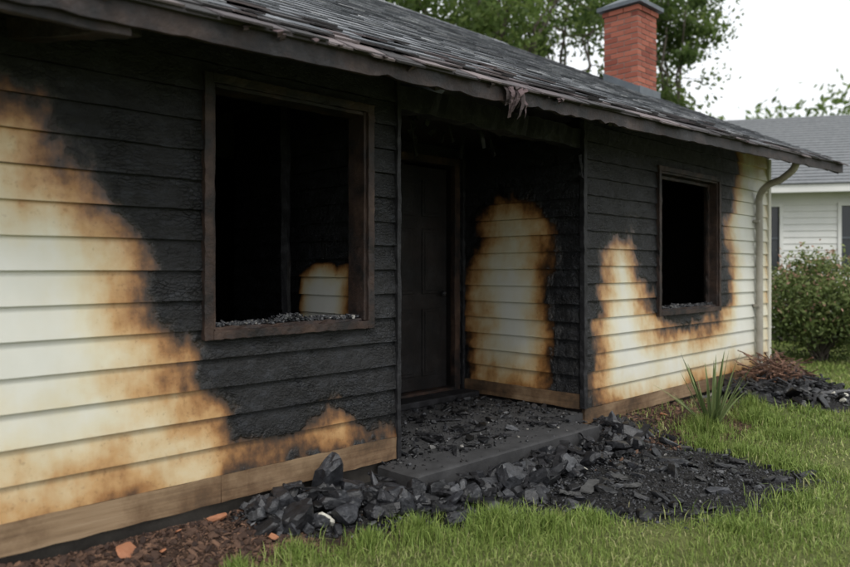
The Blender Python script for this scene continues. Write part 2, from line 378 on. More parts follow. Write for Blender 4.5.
c=Acc(); x0,x1,z0,z1=DO
c.box(x0+.03,x1-.03,YB+.05,YB+.09,z0+.01,z1-.03)
pw=(x1-x0-.06-.30)/2
for i in range(2):
    xa=x0+.03+.1+i*(pw+.1)
    for za,zb in ((.36,.98),(1.12,1.72),(1.84,2.18)):
        c.box(xa,xa+pw,YB+.038,YB+.049,za,zb); c.box(xa+.03,xa+pw-.03,YB+.03,YB+.037,za+.03,zb-.03)
c.make('door_leaf',M_IN,H,.004)
c=Acc()
c.beam((x0-.03,YB-.01,z0-.05),(x0-.03,YB-.01,z1+.07),.07,.06,20,.002,up=(0,-1,0))
c.beam((x1+.03,YB-.01,z0-.05),(x1+.03,YB-.01,z1+.07),.07,.06,20,.002,up=(0,-1,0))
c.beam((x0+.006,YB-.01,z1+.035),(x1-.006,YB-.01,z1+.035),.06,.07,20,.002)
c.beam((x0,YB+.02,z0-.01),(x1,YB+.02,z0-.01),.1,.03,12,.002)
c.make('door_frame',m_char('scorched_door_casing',1.2,.85),H,.003)
bpy.ops.mesh.primitive_uv_sphere_add(radius=.026,segments=20,ring_count=12,location=(x1-.12,YB-.0,1.12)); o=bpy.context.object; o.name='door_knob'; o.parent=H; o.data.materials.append(M_CHAR)
c=Acc(); c.beam((XE+.006,-.012,.16),(XE+.006,-.012,2.58),.03,.05,40,.0016,up=(0,-1,0)); c.beam((XR0-.012,-.014,.18),(XR0-.012,-.014,2.6),.045,.045,40,.0018,up=(0,-1,0))
c.beam((XR0-.03,YB-.03,.2),(XR0-.03,YB-.03,2.5),.035,.035,30,.002,up=(0,-1,0))
c.beam((XE,.03,2.45),(XR0,.05,2.45),.1,.16,30,.006)
c.make('corner_trim',M_CHAR,H,.002)
c=Acc(); c.beam((XR1-.03,-.022,.06),(XR1-.03,-.022,2.7),.075,.03,20,.0005,up=(0,-1,0)); c.make('corner_board',M_CREAM,H,.002)

# ---- roof
XRK=9.85; XLK=-3.4; YR=4.5; ZR=5.2
def eave(X): 
    return np.array([X,-(.6+.11*np.clip((X-1.27)/8.6,-.5,1)),2.415+.0255*(X-1.27)])
def roofpt(X,s):
    e=eave(X); r=np.array([X,YR,ZR]); return e+(r-e)*s
def rn_(X): 
    e=eave(X); d=np.array([0,YR-e[1],ZR-e[2]]); d/=np.linalg.norm(d); return np.array([0,-d[2],d[1]]),d
c=Acc()
xs=np.linspace(XLK,XRK,23)
for i in range(22):
    P=[]
    for X_ in (xs[i],xs[i+1]-.004):
        n_,d_=rn_(X_)
        P.append((roofpt(X_,.003)-n_*.03,roofpt(X_,1.0)-n_*.03,roofpt(X_,1.0)-n_*.004,roofpt(X_,.003)-n_*.004))
    (a0,a1,a2,a3),(b0,b1,b2,b3)=P
    c.add([a0,b0,b1,a1,a3,b3,b2,a2],HF)
c.make('roof_deck',M_CHAR,H)
c=Acc()
for X_ in np.arange(-3.1,9.8,.61):
    n_,d_=rn_(X_); 
    c.beam(roofpt(X_,.012)-n_*.085,roofpt(X_,.16)-n_*.085,.045,.10,10,.003)
c.make('rafter_tails',M_FASC,H)
c=Acc(); c.beam((1.24,-.52,2.335),(.95,.02,2.36),.075,.085,8,.003); c.beam((XL,-.56,2.26),(1.2,-.56,2.29),.04,.06,30,.003); c.make('eave_outrigger',M_FASC,H,.004)
c=Acc(); n=220
P=[];F=[]
for i in range(n+1):
    X_=XLK+(XRK-XLK)*i/n; e=eave(X_)
    j=noise.noise(Vector((X_*1.6,0,0)))*.003; j2=noise.noise(Vector((X_*6,4,0)))
    hgt=.092-.010*max(0,j2)*1.6-(.022 if 2.4<X_<4.8 else .003)*abs(noise.noise(Vector((X_*11,7,0))))*2
    y=e[1]+.012+j
    P+= [(X_,y,e[2]-.028),(X_,y-.024,e[2]-.028),(X_,y-.024+j*.3,e[2]-.028-hgt),(X_,y,e[2]-.028-hgt)]
    if i:
        o=4*(i-1)
        for k in range(4): F.append((o+k,o+4+k,o+4+(k+1)%4,o+(k+1)%4))
F.append((0,1,2,3)); o=4*n; F.append((3+o,2+o,1+o,o)); c.add(P,F)
c.make('fascia',M_FASC,H)
c=Acc()
P=[];F=[]
for i in range(n+1):
    X_=XLK+(XRK-XLK)*i/n; e=eave(X_); j=noise.noise(Vector((X_*3.2,9,0)))*.005
    P+=[(X_,e[1]+.05,e[2]+.01),(X_,e[1]-.035+j,e[2]-.008),(X_,e[1]-.035+j,e[2]-.026+j),(X_,e[1]+.05,e[2]-.027)]
    if i:
        o=4*(i-1)
        for k in range(4): F.append((o+k,o+4+k,o+4+(k+1)%4,o+(k+1)%4))
c.add(P,F); c.make('drip_edge',M_CSH,H)
good=Acc(); bad=Acc()
L=np.linalg.norm(roofpt(3,1)-roofpt(3,0)); ex=.135; rows=int(L/ex)
for r_ in range(-0,rows+1):
    s0=r_*ex/L; X_=XLK+random.random()*.2-.2
    while X_<XRK:
        w=random.choice([.12,.15,.17,.2,.24]); xa=max(X_,XLK); xb=min(X_+w-.008,XRK)
        if xb-xa>.02:
            burned = (r_<2 and (xa<7 or random.random()<.5)) or (r_<5 and random.random()<.35+.3*noise.noise(Vector((X_*.8,r_,0))))
            lift=.006+random.random()*.008
            ds=-(.045+random.random()*.008)/L if r_==0 else random.uniform(-.012,.012)/L
            dr=0
            if burned:
                ds+=random.uniform(-.03,.02)/L if r_==0 else random.uniform(-.015,.01)/L; lift+=random.random()*.012
                if r_==0: dr=random.uniform(-.02,.004)
            n_,d_=rn_(xa)
            s1=min(s0+ (ex+.04)/L,1.0)
            def pt(xx,s,o): return roofpt(xx,s)+n_*o
            jj=random.uniform(-.01,.01)/L if burned else 0
            lo=[pt(xa,s0+ds,.004+lift)+(0,0,dr),pt(xb,s0+ds+jj,.004+lift)+(0,0,dr)]
            hi=[pt(xb,s1,.001),pt(xa,s1,.001)]
            th=.008+random.random()*.005
            P=[lo[0]-n_*th*.8,lo[1]-n_*th*.8,hi[0]-n_*.003,hi[1]-n_*.003,lo[0]+n_*.001,lo[1]+n_*.001,hi[0]+n_*.002,hi[1]+n_*.002]
            (bad if burned and not (r_>1 and xa>7.5) else good).add(P,HF)
        X_+=w
good.make('shingles',M_SH,H); bad.make('burned_shingles',M_CSH,H)
fast_mesh('roof_back_slope',[(XLK,YR,ZR),(XRK,YR,ZR),(XRK,9.8,2.5),(XLK,9.8,2.5)],[[0,1,2,3]],M_SH,H,{'rnd':[.5]*4})
c=Acc()
for X_ in np.arange(XLK,XRK-.1,.2): c.add([(X_,YR-.12,ZR-.045),(X_+.21,YR-.12,ZR-.045),(X_+.21,YR,ZR+.02),(X_,YR,ZR+.02),(X_,YR-.12,ZR-.04),(X_+.21,YR-.12,ZR-.035),(X_+.21,YR,ZR+.035),(X_,YR,ZR+.03)],HF)
c.make('ridge_cap',M_SH,H)
c=Acc(); n_,d_=rn_(XRK); c.beam(roofpt(XRK,.0)-n_*.075-d_*.02,roofpt(XRK,1)-n_*.075,.03,.12,20,.001,up=tuple(n_)); c.beam((XRK,YR,ZR-.08),(XRK,9.8,2.42),.03,.14,4,.001,up=(0,.4,.9)); c.make('rake_board',M_FASC,H)
def hang(X0,n,acc,hmax,sp):
    for i in range(n):
        X_=X0+random.uniform(-sp,sp); e=eave(X_); w=random.uniform(.01,.03); h=random.uniform(.3,1)*hmax
        y=e[1]-.03+random.uniform(-.015,.03); z=e[2]-.02; P=[];F=[];m=7;a=random.uniform(-.5,.5);lean=random.uniform(-.35,.35)
        for k in range(m+1):
            t=k/m; ww=w*(1-.65*t)+random.uniform(0,.006); px=X_+lean*h*t+random.uniform(-.005,.005); py=y-.03*math.sin(t*3)+random.uniform(-.006,.006)
            P+=[(px-ww*math.cos(a),py-ww*math.sin(a),z-h*t),(px+ww*math.cos(a),py+ww*math.sin(a),z-h*t+.01)]
            if k: F.append((2*k-2,2*k-1,2*k+1,2*k))
        acc.add(P,F)
c=Acc(); hang(3.50,13,c,.20,.10); hang(3.75,4,c,.07,.25); hang(2.7,6,c,.05,.9); hang(1.7,6,c,.04,.8); hang(6,8,c,.03,2)
c.make('torn_roofing_felt',m_simple('torn_felt',(.035,.025,.025),(.12,.08,.085),8,.8,.5,60,True),H)
c=Acc()
for i in range(26):
    X_=random.uniform(3.2,5.2); y=random.uniform(.1,1.2); h=random.uniform(.05,.25); c.beam((X_,y,2.52),(X_+random.uniform(-.06,.06),y+random.uniform(-.05,.05),2.52-h),.012,.03,4,.004)
c.beam((XR0-.06,.0,2.3),(XR0-.07,-.04,2.1),.015,.03,4,.006)
c.make('hanging_char',M_CHAR,H)

# chimney
CX,CY,s=9.02,1.66,.255
c=Acc(); zb=3.45; zt=4.86
c.box(CX-s+.008,CX+s-.008,CY-s+.008,CY+s-.008,zb,zt-.01); c.make('chimney_core',M_MORT,H)
c=Acc(); z=zb; k=0
def ring(z,s,k):
    h=.062; L_=2*s-.1; bw=(L_)/2
    for j in range(2):
        a=j*bw
        fl=k%2
        o=0 if fl else .1
        r1,r2,r3,r4=[random.random() for _ in range(4)]
        g=.005
        c.box(CX-s+a+o+g,CX-s+a+o+bw-g,CY-s,CY-s+.1,z,z+h,r1)
        c.box(CX-s+a+(.1-o)+g,CX-s+a+(.1-o)+bw-g,CY+s-.1,CY+s,z,z+h,r2)
        c.box(CX-s,CX-s+.1-.002,CY-s+a+(.1-o)+g,CY-s+a+(.1-o)+bw-g,z,z+h,r3)
        c.box(CX+s-.1+.002,CX+s,CY-s+a+o+g,CY-s+a+o+bw-g,z,z+h,r4)
while z<zt-.07:
    ring(z,s+(.02 if z>zt-.15 else 0),k); z+=.073; k+=1
c.make('chimney_bricks',M_BRICK,H,.003)
c=Acc(); q=s+.07
c.box(CX-q,CX+q,CY-q,CY+q,zt-.02,zt+.035)
q2=.12; c.add([(CX-q+.02,CY-q+.02,zt+.035),(CX+q-.02,CY-q+.02,zt+.035),(CX+q-.02,CY+q-.02,zt+.035),(CX-q+.02,CY+q-.02,zt+.035),(CX-q2,CY-q2,zt+.15),(CX+q2,CY-q2,zt+.15),(CX+q2,CY+q2,zt+.15),(CX-q2,CY+q2,zt+.15)],HF)
c.box(CX-.09,CX+.09,CY-.09,CY+.09,zt+.15,zt+.20)
n_,d_=rn_(CX)
sl_=(CY+.7)/(YR+.7); zz=roofpt(CX,sl_)[2]; pit=d_[2]/d_[1]
for (x0_,x1_) in ((CX-s-.022,CX-s-.004),(CX+s+.004,CX+s+.022)):
    c.add([(x0_,CY-s-.02,zz-pit*(s+.02)-.05),(x1_,CY-s-.02,zz-pit*(s+.02)-.05),(x1_,CY+s,zz+pit*s-.05),(x0_,CY+s,zz+pit*s-.05),(x0_,CY-s-.02,zz-pit*(s+.02)+.10),(x1_,CY-s-.02,zz-pit*(s+.02)+.10),(x1_,CY+s,zz+pit*s+.10),(x0_,CY+s,zz+pit*s+.10)],HF)
c.box(CX-s-.024,CX+s+.024,CY-s-.045,CY-s-.022,zz-pit*s-.06,zz-pit*s+.09)
c.make('chimney_cap',M_METAL,H,.003)

def tube(name,pts,rad,mat,parent,res=12):
    cu=bpy.data.curves.new(name,'CURVE'); cu.dimensions='3D'; cu.bevel_depth=rad; cu.bevel_resolution=5; cu.use_fill_caps=True
    sp=cu.splines.new('BEZIER'); sp.bezier_points.add(len(pts)-1)
    for b,p in zip(sp.bezier_points,pts):
        b.co=p; b.handle_left_type=b.handle_right_type='AUTO'
    cu.resolution_u=res; cu.materials.append(mat)
    o=bpy.data.objects.new(name,cu); COL.objects.link(o); o.parent=parent; return o
tube('downspout',[(8.58,-.60,2.54),(8.58,-.60,2.50),(8.66,-.45,2.38),(8.83,-.2,2.31),(8.95,-.075,2.2),(8.96,-.07,2.05),(8.96,-.07,1.2),(8.96,-.07,.32),(8.96,-.07,.22),(8.93,-.15,.12),(8.89,-.32,.09)],.040,M_DS,H)
c=Acc()
for z in (1.9,.9): c.box(8.895,9.025,-.09,-.02,z,z+.03)
c.make('downspout_strap',M_DS,H)

# ---------------------------------------------------------------- rubble
t_=(1+5**.5)/2
ICO=np.array([(-1,t_,0),(1,t_,0),(-1,-t_,0),(1,-t_,0),(0,-1,t_),(0,1,t_),(0,-1,-t_),(0,1,-t_),(t_,0,-1),(t_,0,1),(-t_,0,-1),(-t_,0,1)])/1.9
ICF=np.array([(0,11,5),(0,5,1),(0,1,7),(0,7,10),(0,10,11),(1,5,9),(5,11,4),(11,10,2),(10,7,6),(7,1,8),(3,9,4),(3,4,2),(3,2,6),(3,6,8),(3,8,9),(4,9,5),(2,4,11),(6,2,10),(8,6,7),(9,8,1)])
def subdiv(V,F):
    V=[tuple(v) for v in V]; c_={}; nf=[]
    def mid(a,b):
        k=(min(a,b),max(a,b))
        if k not in c_:
            m=(np.array(V[a])+np.array(V[b]))/2; V.append(tuple(m/np.linalg.norm(m))); c_[k]=len(V)-1
        return c_[k]
    for a,b,d in F:
        x,y,z=mid(a,b),mid(b,d),mid(d,a); nf+=[(a,x,z),(b,y,x),(d,z,y),(x,y,z)]
    return np.array(V),np.array(nf)
I1,F1_=subdiv(ICO/np.linalg.norm(ICO[0]),ICF); I2,F2_=subdiv(I1,F1_)
def rotm(n,tilt=1.):
    az=rng.uniform(0,2*np.pi,n); ti=rng.normal(0,.45*tilt,n); tj=rng.normal(0,.45*tilt,n)
    ca,sa=np.cos(az),np.sin(az); Rz=np.zeros((n,3,3)); Rz[:,0,0]=ca;Rz[:,0,1]=-sa;Rz[:,1,0]=sa;Rz[:,1,1]=ca;Rz[:,2,2]=1
    c1,s1=np.cos(ti),np.sin(ti); Rx=np.zeros((n,3,3)); Rx[:,0,0]=1;Rx[:,1,1]=c1;Rx[:,1,2]=-s1;Rx[:,2,1]=s1;Rx[:,2,2]=c1
    c2,s2=np.cos(tj),np.sin(tj); Ry=np.zeros((n,3,3)); Ry[:,1,1]=1;Ry[:,0,0]=c2;Ry[:,0,2]=s2;Ry[:,2,0]=-s2;Ry[:,2,2]=c2
    return Rz@Rx@Ry
def chunks(name,pos,size,mat,parent=None,asp=(1,.75,.5),r=None,tilt=1.):
    n=len(pos); sc=size[:,None]*np.array(asp)[None,:]*rng.uniform(.6,1.4,(n,3))
    base=np.sign(ICO)*np.abs(ICO)**.7
    V=base[None]*rng.uniform(.62,1.25,(n,12,1))+rng.normal(0,.1,(n,12,3))
    V=V*sc[:,None,:]*.5
    V=np.einsum('nij,nkj->nki',rotm(n,tilt),V)+pos[:,None,:]
    F=ICF[None]+12*np.arange(n)[:,None,None]
    if r is None: r=rng.random(n)
    return fast_mesh(name,V.reshape(-1,3),F.reshape(-1,3),mat,parent,{'rnd':np.repeat(r,12)})
def rocks(name,pos,size,mat,parent=None,asp=(1,.8,.6),r=None,tilt=1.,rough=.012,long=0.):
    """broken charcoal lumps: sphere directions clipped by random planes"""
    n=len(pos); m=len(I2); K=13
    N_=rng.normal(size=(n,K,3)); ax=np.array([(1,0,0),(-1,0,0),(0,1,0),(0,-1,0),(0,0,1),(0,0,-1)],float)
    N_[:,:6]=ax[None]+rng.normal(0,.2,(n,6,3)); N_/=np.linalg.norm(N_,axis=2)[...,None]
    D_=rng.uniform(.68,1.0,(n,K)); D_[:,6:]=rng.uniform(.8,1.15,(n,K-6))
    dot=np.einsum('nkj,mj->nkm',N_,I2); dist=np.where(dot>.05,D_[...,None]/np.maximum(dot,.05),9).min(1)
    V=I2[None]*dist[...,None]+rng.normal(0,rough,(n,m,3))
    sc=size[:,None]*np.array(asp)[None,:]*rng.uniform(.7,1.3,(n,3))*.5
    if long: sc[:,0]*=np.where(rng.random(n)<long,rng.uniform(1.4,2.2,n),1)
    V=V*sc[:,None,:]; V=np.einsum('nij,nkj->nki',rotm(n,tilt),V)+pos[:,None,:]
    F=F2_[None]+m*np.arange(n)[:,None,None]
    if r is None: r=rng.random(n)
    return fast_mesh(name,V.reshape(-1,3),F.reshape(-1,3),mat,parent,{'rnd':np.repeat(r,m)})
def sample(n,x0,x1,y0,y1,wf):
    out=[]; tot=0
    while tot<n:
        x=rng.uniform(x0,x1,n*2); y=rng.uniform(y0,y1,n*2); k=rng.random(n*2)<wf(x,y)
        out.append(np.stack([x[k],y[k]],1)); tot+=k.sum()
    return np.concatenate(out)[:n]
def line_w(pts,sig):
    def f(x,y):
        d=np.full(x.shape,1e9)
        for (x0,y0),(x1,y1) in zip(pts[:-1],pts[1:]):
            ex,ey=x1-x0,y1-y0; t=np.clip(((x-x0)*ex+(y-y0)*ey)/(ex*ex+ey*ey),0,1); d=np.minimum(d,np.hypot(x-x0-t*ex,y-y0-t*ey))
        return np.exp(-(d/sig)**2)
    return f
notslab=lambda x,y: ~((x>2.93)&(x<5.0)&(y>-.41))&(y<-.03)
D=empty('charred_debris')
pile=line_w([(2.1,-.18),(2.7,-.30),(3.05,-.60),(3.6,-.66),(4.4,-.58),(5.1,-.42),(5.4,-.2)],.17)
pilew=lambda x,y: pile(x,y)*notslab(x,y)
def pilez(p,k=.04): return gh(p[:,0],p[:,1])+pile(p[:,0],p[:,1])*k
r_=lambda n,p=2.: rng.random(n)**p
bigw=lambda x,y: pilew(x,y)*np.where(x<3.5,1,.42)
p=sample(250,2.0,5.6,-1.2,0,bigw); s_=rng.uniform(.05,.105,250); z=pilez(p,.03)+rng.uniform(.01,.035,250)*pile(p[:,0],p[:,1]); rocks('char_lumps',np.column_stack([p,z]),s_,M_RUB,D,(1.1,.85,.7),.2+r_(250,1.2)*.72,1.,.012,.2)
p=sample(46,2.1,5.3,-1.0,0,bigw); s_=rng.uniform(.10,.165,46); z=pilez(p,.035)+.03; rocks('large_char_lumps',np.column_stack([p,z]),s_,M_RUB,D,(1.1,.85,.65),.45+r_(46,1.)*.42,.8,.012,.15)
p=sample(2600,1.9,5.6,-1.6,0,lambda x,y:np.minimum(1,pilew(x,y)*1.0+.09)*notslab(x,y)*(ash_f(x,y)>-.02)); s_=rng.uniform(.010,.04,2600); chunks('char_bits',np.column_stack([p,pilez(p,.02)+rng.uniform(0,.02,2600)*pile(*p.T)]),s_,M_RUB,D,(1.3,.75,.5),r=r_(2600,1.4))
p=sample(17000,1.8,6,-2.05,0,lambda x,y:(ash_f(x,y)>rng.normal(.0,.09,x.shape))*notslab(x,y)*1.); s_=rng.exponential(.005,17000)+.005; chunks('ash_fines',np.column_stack([p,gh(*p.T)+.002]),s_,M_RUB,D,r=r_(17000,1.4)*.98)
p=sample(150,2.2,5.5,-1.85,-.4,lambda x,y:(ash_f(x,y)>-.02)*notslab(x,y)*1.); s_=rng.uniform(.025,.09,150); rocks('scattered_char',np.column_stack([p,gh(*p.T)+.010]),s_,M_RUB,D,(1.2,.8,.5),r_(150,1.1)*.93,.6,.012,.3)
p=sample(2800,3.0,5.25,-.34,1.2,lambda x,y:np.clip(.3+.75*(y>-.1)*(.4+.6*np.exp(-((x-3.3)/.5)**2)+.5*np.exp(-((x-5.2)/.3)**2)),0,1)*np.where(y<-.25,.3,1)*~((x>4.93)&(y<0))); s_=rng.exponential(.009,2800)+.006; chunks('porch_ash',np.column_stack([p,np.full(2800,.147)+s_*.1]),np.minimum(s_,.05),M_RUB,D,r=r_(2800,1.3))
p=sample(80,3.1,5.2,-.2,1.1,lambda x,y:1.*~((x>4.9)&(y<.03))); s_=rng.uniform(.03,.08,80); rocks('porch_char',np.column_stack([p,np.full(80,.158)]),s_,M_RUB,D,(1.2,.8,.5),r_(80,1.)*.95,.6,.012,.3)
# corner pile
w2=line_w([(7.8,-.35),(8.2,-.85),(8.8,-.6)],.3)
p=sample(190,7.0,9.4,-1.4,-.05,w2); s_=rng.uniform(.04,.11,190); rocks('corner_pile_char',np.column_stack([p,gh(*p.T)+w2(*p.T)*.04+rng.uniform(0,.02,190)]),s_,M_RUB,D,(1.3,.75,.5),r_(190,1.3),.8,.012,.4)
p=sample(3000,6.9,9.5,-1.5,-.05,lambda x,y:np.minimum(1,w2(x,y)*1.5)); s_=rng.exponential(.01,3000)+.008; chunks('corner_pile_bits',np.column_stack([p,gh(*p.T)+w2(*p.T)*.03]),s_,M_RUB,D,(1.5,.7,.4),r=r_(3000,1.2))
c=Acc()
def plank(x,y,z,L_,az,w=.05,h=.02,tz=0,a=None):
    a=a or c; dx,dy=math.cos(az)*L_/2,math.sin(az)*L_/2
    a.beam((x-dx,y-dy,z-tz),(x+dx,y+dy,z+tz),w,h,8,.003)
for i in range(40):
    q=sample(1,2.3,5.4,-1.1,-.1,pilew)[0]; plank(q[0],q[1],pilez(q[None])[0]+random.uniform(.02,.07),random.uniform(.08,.28),random.uniform(0,3.14),random.uniform(.015,.04),random.uniform(.008,.02),random.uniform(-.02,.035))
for i in range(70):
    q=sample(1,7.2,9.2,-1.3,-.1,w2)[0]; plank(q[0],q[1],gh(*q)+.07*w2(q[:1],q[1:])[0]+.03,random.uniform(.12,.5),random.uniform(0,3.14),random.uniform(.012,.035),.012,random.uniform(-.05,.08))
for i in range(18): plank(random.uniform(3.2,4.85),random.uniform(-.15,1),.160,random.uniform(.08,.3),random.uniform(0,3.14),random.uniform(.015,.04),.010)
plank(4.05,-.62,.12,.5,.5,.06,.03,.03); plank(5.15,-.6,.08,.35,.2,.05,.03,.03)
c.make('charred_planks',M_CHAR,D)
c=Acc()
for (x,y,L_,az,w_) in ((3.80,-1.0,.22,.3,.07),(3.98,-1.14,.17,-.7,.05),(4.15,-.98,.13,1.3,.06),(3.62,-.98,.12,2.2,.05)): plank(x,y,gh(x,y)+.016,L_,az,w_,.010,.006)
for i in range(16):
    q=sample(1,7.3,9.0,-1.3,-.2,w2)[0]; plank(q[0],q[1],gh(*q)+.06,random.uniform(.08,.25),random.uniform(0,3.14),.03,.01,.02)
c.make('ash_grey_boards',M_ASHP,D)
c=Acc()
for i in range(170):
    a_=random.uniform(0,6.28); rr=random.random()**.7*.36; x=8.55+math.cos(a_)*rr*1.3; y=-.40+math.sin(a_)*rr*.85; L_=random.uniform(.15,.5); plank(x,y,.10+random.random()*.34*(1-rr*1.6),L_,random.uniform(0,3.14),random.uniform(.008,.02),.008,random.uniform(-.25,.32)*L_)
c.make('splintered_wood',m_simple('splintered_brown_wood',(.045,.024,.017),(.24,.13,.085),8,.85,.4,60,True),D)
for nm,w in (('sill_ash_bay',WL),('sill_ash_wing',WR)):
    x=rng.uniform(w[0]+.04,w[1]-.04,900); hh=np.array([abs(noise.noise(Vector((q*4,1,0)))) for q in x])*.08+.012
    chunks(nm,np.column_stack([x,rng.uniform(-.0,.12,900),w[2]+.012+rng.random(900)*hh]),rng.uniform(.008,.028,900),M_RUB,H,r=.62+rng.random(900)*.375)
# mulch & shards
Bd=empty('mulch_bed')
p=sample(13000,.2,7.4,-1.0,-.02,lambda x,y:(sdf(DIRT,x,y)>rng.normal(.0,.06,x.shape))*np.where(x<2.2,1.,np.where(x>5.2,.35,.03))); s_=rng.exponential(.008,13000)+.007
chunks('bark_chips',np.column_stack([p,gh(*p.T)+.003]),np.minimum(s_,.05),M_MULCH,Bd,(1.5,.7,.4),rng.random(13000)**1.3)
p=sample(300,.2,2.2,-.45,-.03,lambda x,y:(sdf(DIRT,x,y)>0)*1.); rocks('soil_clods',np.column_stack([p,gh(*p.T)+.006]),rng.uniform(.02,.045,300),M_MULCH,Bd,(1.1,.9,.7),rng.random(300)*.5)
sh=np.array([(1.36,-.15,0),(1.85,-.09,0),(1.50,-.22,0),(6.1,-.3,0),(1.62,-.12,0),(2.0,-.35,0)]); sh[:,2]=gh(sh[:,0],sh[:,1])+.02
rocks('brick_shards',sh,np.array([.09,.10,.04,.05,.035,.05]),M_CHIP,Bd,(1.2,.8,.35))
sh=np.array([(2.32,-.36,0),(2.45,-.33,0),(4.1,-.75,0),(8.3,-1.05,0),(8.5,-1.1,0),(8.1,-1.2,0)]); sh[:,2]=gh(sh[:,0],sh[:,1])+.03
rocks('plaster_pieces',sh,np.array([.07,.05,.04,.1,.08,.06]),M_CREAM,D,(1.2,.8,.4))

# ---------------------------------------------------------------- grass
CAM=np.array([0,-3.4])
def blades(name,P,h,w,mat,lean=.5,r=None,parent=None):
    n=len(P); az=rng.uniform(0,2*np.pi,n); la=rng.uniform(0,2*np.pi,n); l=np.abs(rng.normal(0,lean,n))*h
    dx,dy=np.cos(az)*w/2,np.sin(az)*w/2; lx,ly=np.cos(la)*l,np.sin(la)*l
    V=np.zeros((n,5,3)); V[:]=P[:,None,:]
    V[:,0,0]-=dx;V[:,0,1]-=dy;V[:,1,0]+=dx;V[:,1,1]+=dy
    V[:,2,0]+=dx*.8+lx*.3;V[:,2,1]+=dy*.8+ly*.3;V[:,2,2]+=h*.55
    V[:,3,0]+=-dx*.8+lx*.3;V[:,3,1]+=-dy*.8+ly*.3;V[:,3,2]+=h*.55
    V[:,4,0]+=lx;V[:,4,1]+=ly;V[:,4,2]+=h*np.sqrt(np.maximum(.15,1-(l/h)**2*.6))
    F=np.array([(0,1,2),(0,2,3),(3,2,4)])[None]+5*np.arange(n)[:,None,None]
    if r is None: r=rng.random(n)
    return fast_mesh(name,V.reshape(-1,3),F.reshape(-1,3),mat,parent,{'rnd':np.repeat(r,5)})
def lawn_ok(x,y):
    j=np.abs(rng.normal(0,.07,x.shape))*np.sign(rng.random(x.shape)-.6)+.06*np.sin(7*x+3*y)*np.sin(5*y-2*x)
    return (ash_f(x,y)<j)&(sdf(DIRT,x,y)<j)&~((x>-3)&(x<9.5)&(y>-.03))
N=1100000
x=rng.uniform(.6,16,N); y=rng.uniform(-6.5,4,N); d=np.hypot(x-CAM[0],y-CAM[1])
def pns(x,y): return .5+.5*np.sin(1.7*x+.9*np.sin(2.1*y))*np.sin(2.3*y+1.3*np.sin(1.1*x)), .5+.5*np.sin(6.1*x+2*np.sin(3*y))*np.sin(5.3*y+x)
pn,pn2=pns(x,y)
k=(rng.random(N)<np.clip((3.6/d)**1.7,0,1)*(.22+.78*np.clip(pn*.6+pn2*.7,0,1)))&(d>2.0)
fw=(x+(y+3.4))*.707; sd=(x-(y+3.4))*.707; k&=(np.abs(sd)<fw*.8+.5)
x,y,d=x[k],y[k],d[k]; k=lawn_ok(x,y); x,y,d=x[k],y[k],d[k]
pn,pn2=pns(x,y)
edge=np.clip(1-(-np.maximum(ash_f(x,y),sdf(DIRT,x,y)))/.25,0,1)
h=(.014+.022*pn+.028*pn2)*rng.uniform(.45,1.5,len(x))*(1+.7*edge)*np.clip(1.0-(d-4)*.02,.75,1.1)
w=.0038+.0012*np.maximum(0,d-3)*.9
rr=np.clip(.62-.4*pn+.25*(1-pn2)+rng.normal(0,.24,len(x)),0,1)
G=empty('grass')
blades('lawn_blades',np.column_stack([x,y,gh(x,y)-.004]),h,w,M_GRASS,.7,rr,G)
def tuft(cx,cy,rad,n,hh,nm='grass_tuft',w=.0055):
    a=rng.uniform(0,6.28,n); q=np.abs(rng.normal(0,.5,n))*rad; px=cx+np.cos(a)*q; py=cy+np.sin(a)*q
    blades(nm,np.column_stack([px,py,gh(px,py)-.004]),rng.uniform(.4,1,n)*hh*np.exp(-(q/rad)**2*.5),np.full(n,w),M_GRASS,.5,np.clip(rng.normal(.38,.2,n),0,.95),G)
for (cx,cy,ra,n,hh) in ((1.98,-.55,.12,260,.12),(2.6,-.74,.17,600,.16),(2.95,-.98,.22,800,.17),(2.35,-.66,.14,350,.13),(1.7,-.52,.1,220,.11),(3.1,-1.2,.2,500,.13),(5.85,-.80,.3,900,.20),(5.5,-.95,.25,500,.13),(5.45,-1.25,.2,400,.12),(5.3,-1.6,.22,400,.11),(6.55,-.95,.3,700,.17),(3.35,-1.3,.2,400,.10),(3.8,-1.87,.2,400,.09),(6.1,-1.35,.22,400,.12),(7.0,-.72,.25,500,.22),(4.4,-2.0,.2,300,.09)): tuft(cx,cy,ra,n,hh)
p=sample(600,5.3,7.4,-.8,-.05,lambda x,y:np.ones(x.shape)*.5); blades('sparse_weeds',np.column_stack([p,gh(*p.T)]),rng.uniform(.02,.08,600),np.full(600,.006),M_GRASS,.8,None,G)

def strap_plant(name,base,n,Lm,w,mat):
    V=[];F=[];R=[];o=0
    for i in range(n):
        az=random.uniform(0,6.28); el=random.uniform(.7,1.5); L_=Lm*random.uniform(.5,1.1); m=8
        p=np.array(base)+np.array([math.cos(az),math.sin(az),0])*.02; d_=np.array([math.cos(az)*math.cos(el),math.sin(az)*math.cos(el),math.sin(el)]); sdv=np.array([-math.sin(az),math.cos(az),0])
        dro=random.uniform(.01,.10); r=random.random()
        for k in range(m+1):
            t=k/m; ww=w*(.7+.6*t if t<.3 else (1-t)**.7*1.1)+.0008
            up=np.cross(d_,sdv)*-1
            V+=[p-sdv*ww+up*ww*.4,p,p+sdv*ww+up*ww*.4]; R+=[r]*3
            if k: 
                for j in range(2): F.append((o+3*k-3+j,o+3*k-2+j,o+3*k+1+j,o+3*k+j))
            p=p+d_*L_/m; d_=d_+np.array([0,0,-dro*(t+.3)]); d_/=np.linalg.norm(d_)
        o+=3*(m+1)
    return fast_mesh(name,np.array(V),np.array(F),mat,None,{'rnd':R})
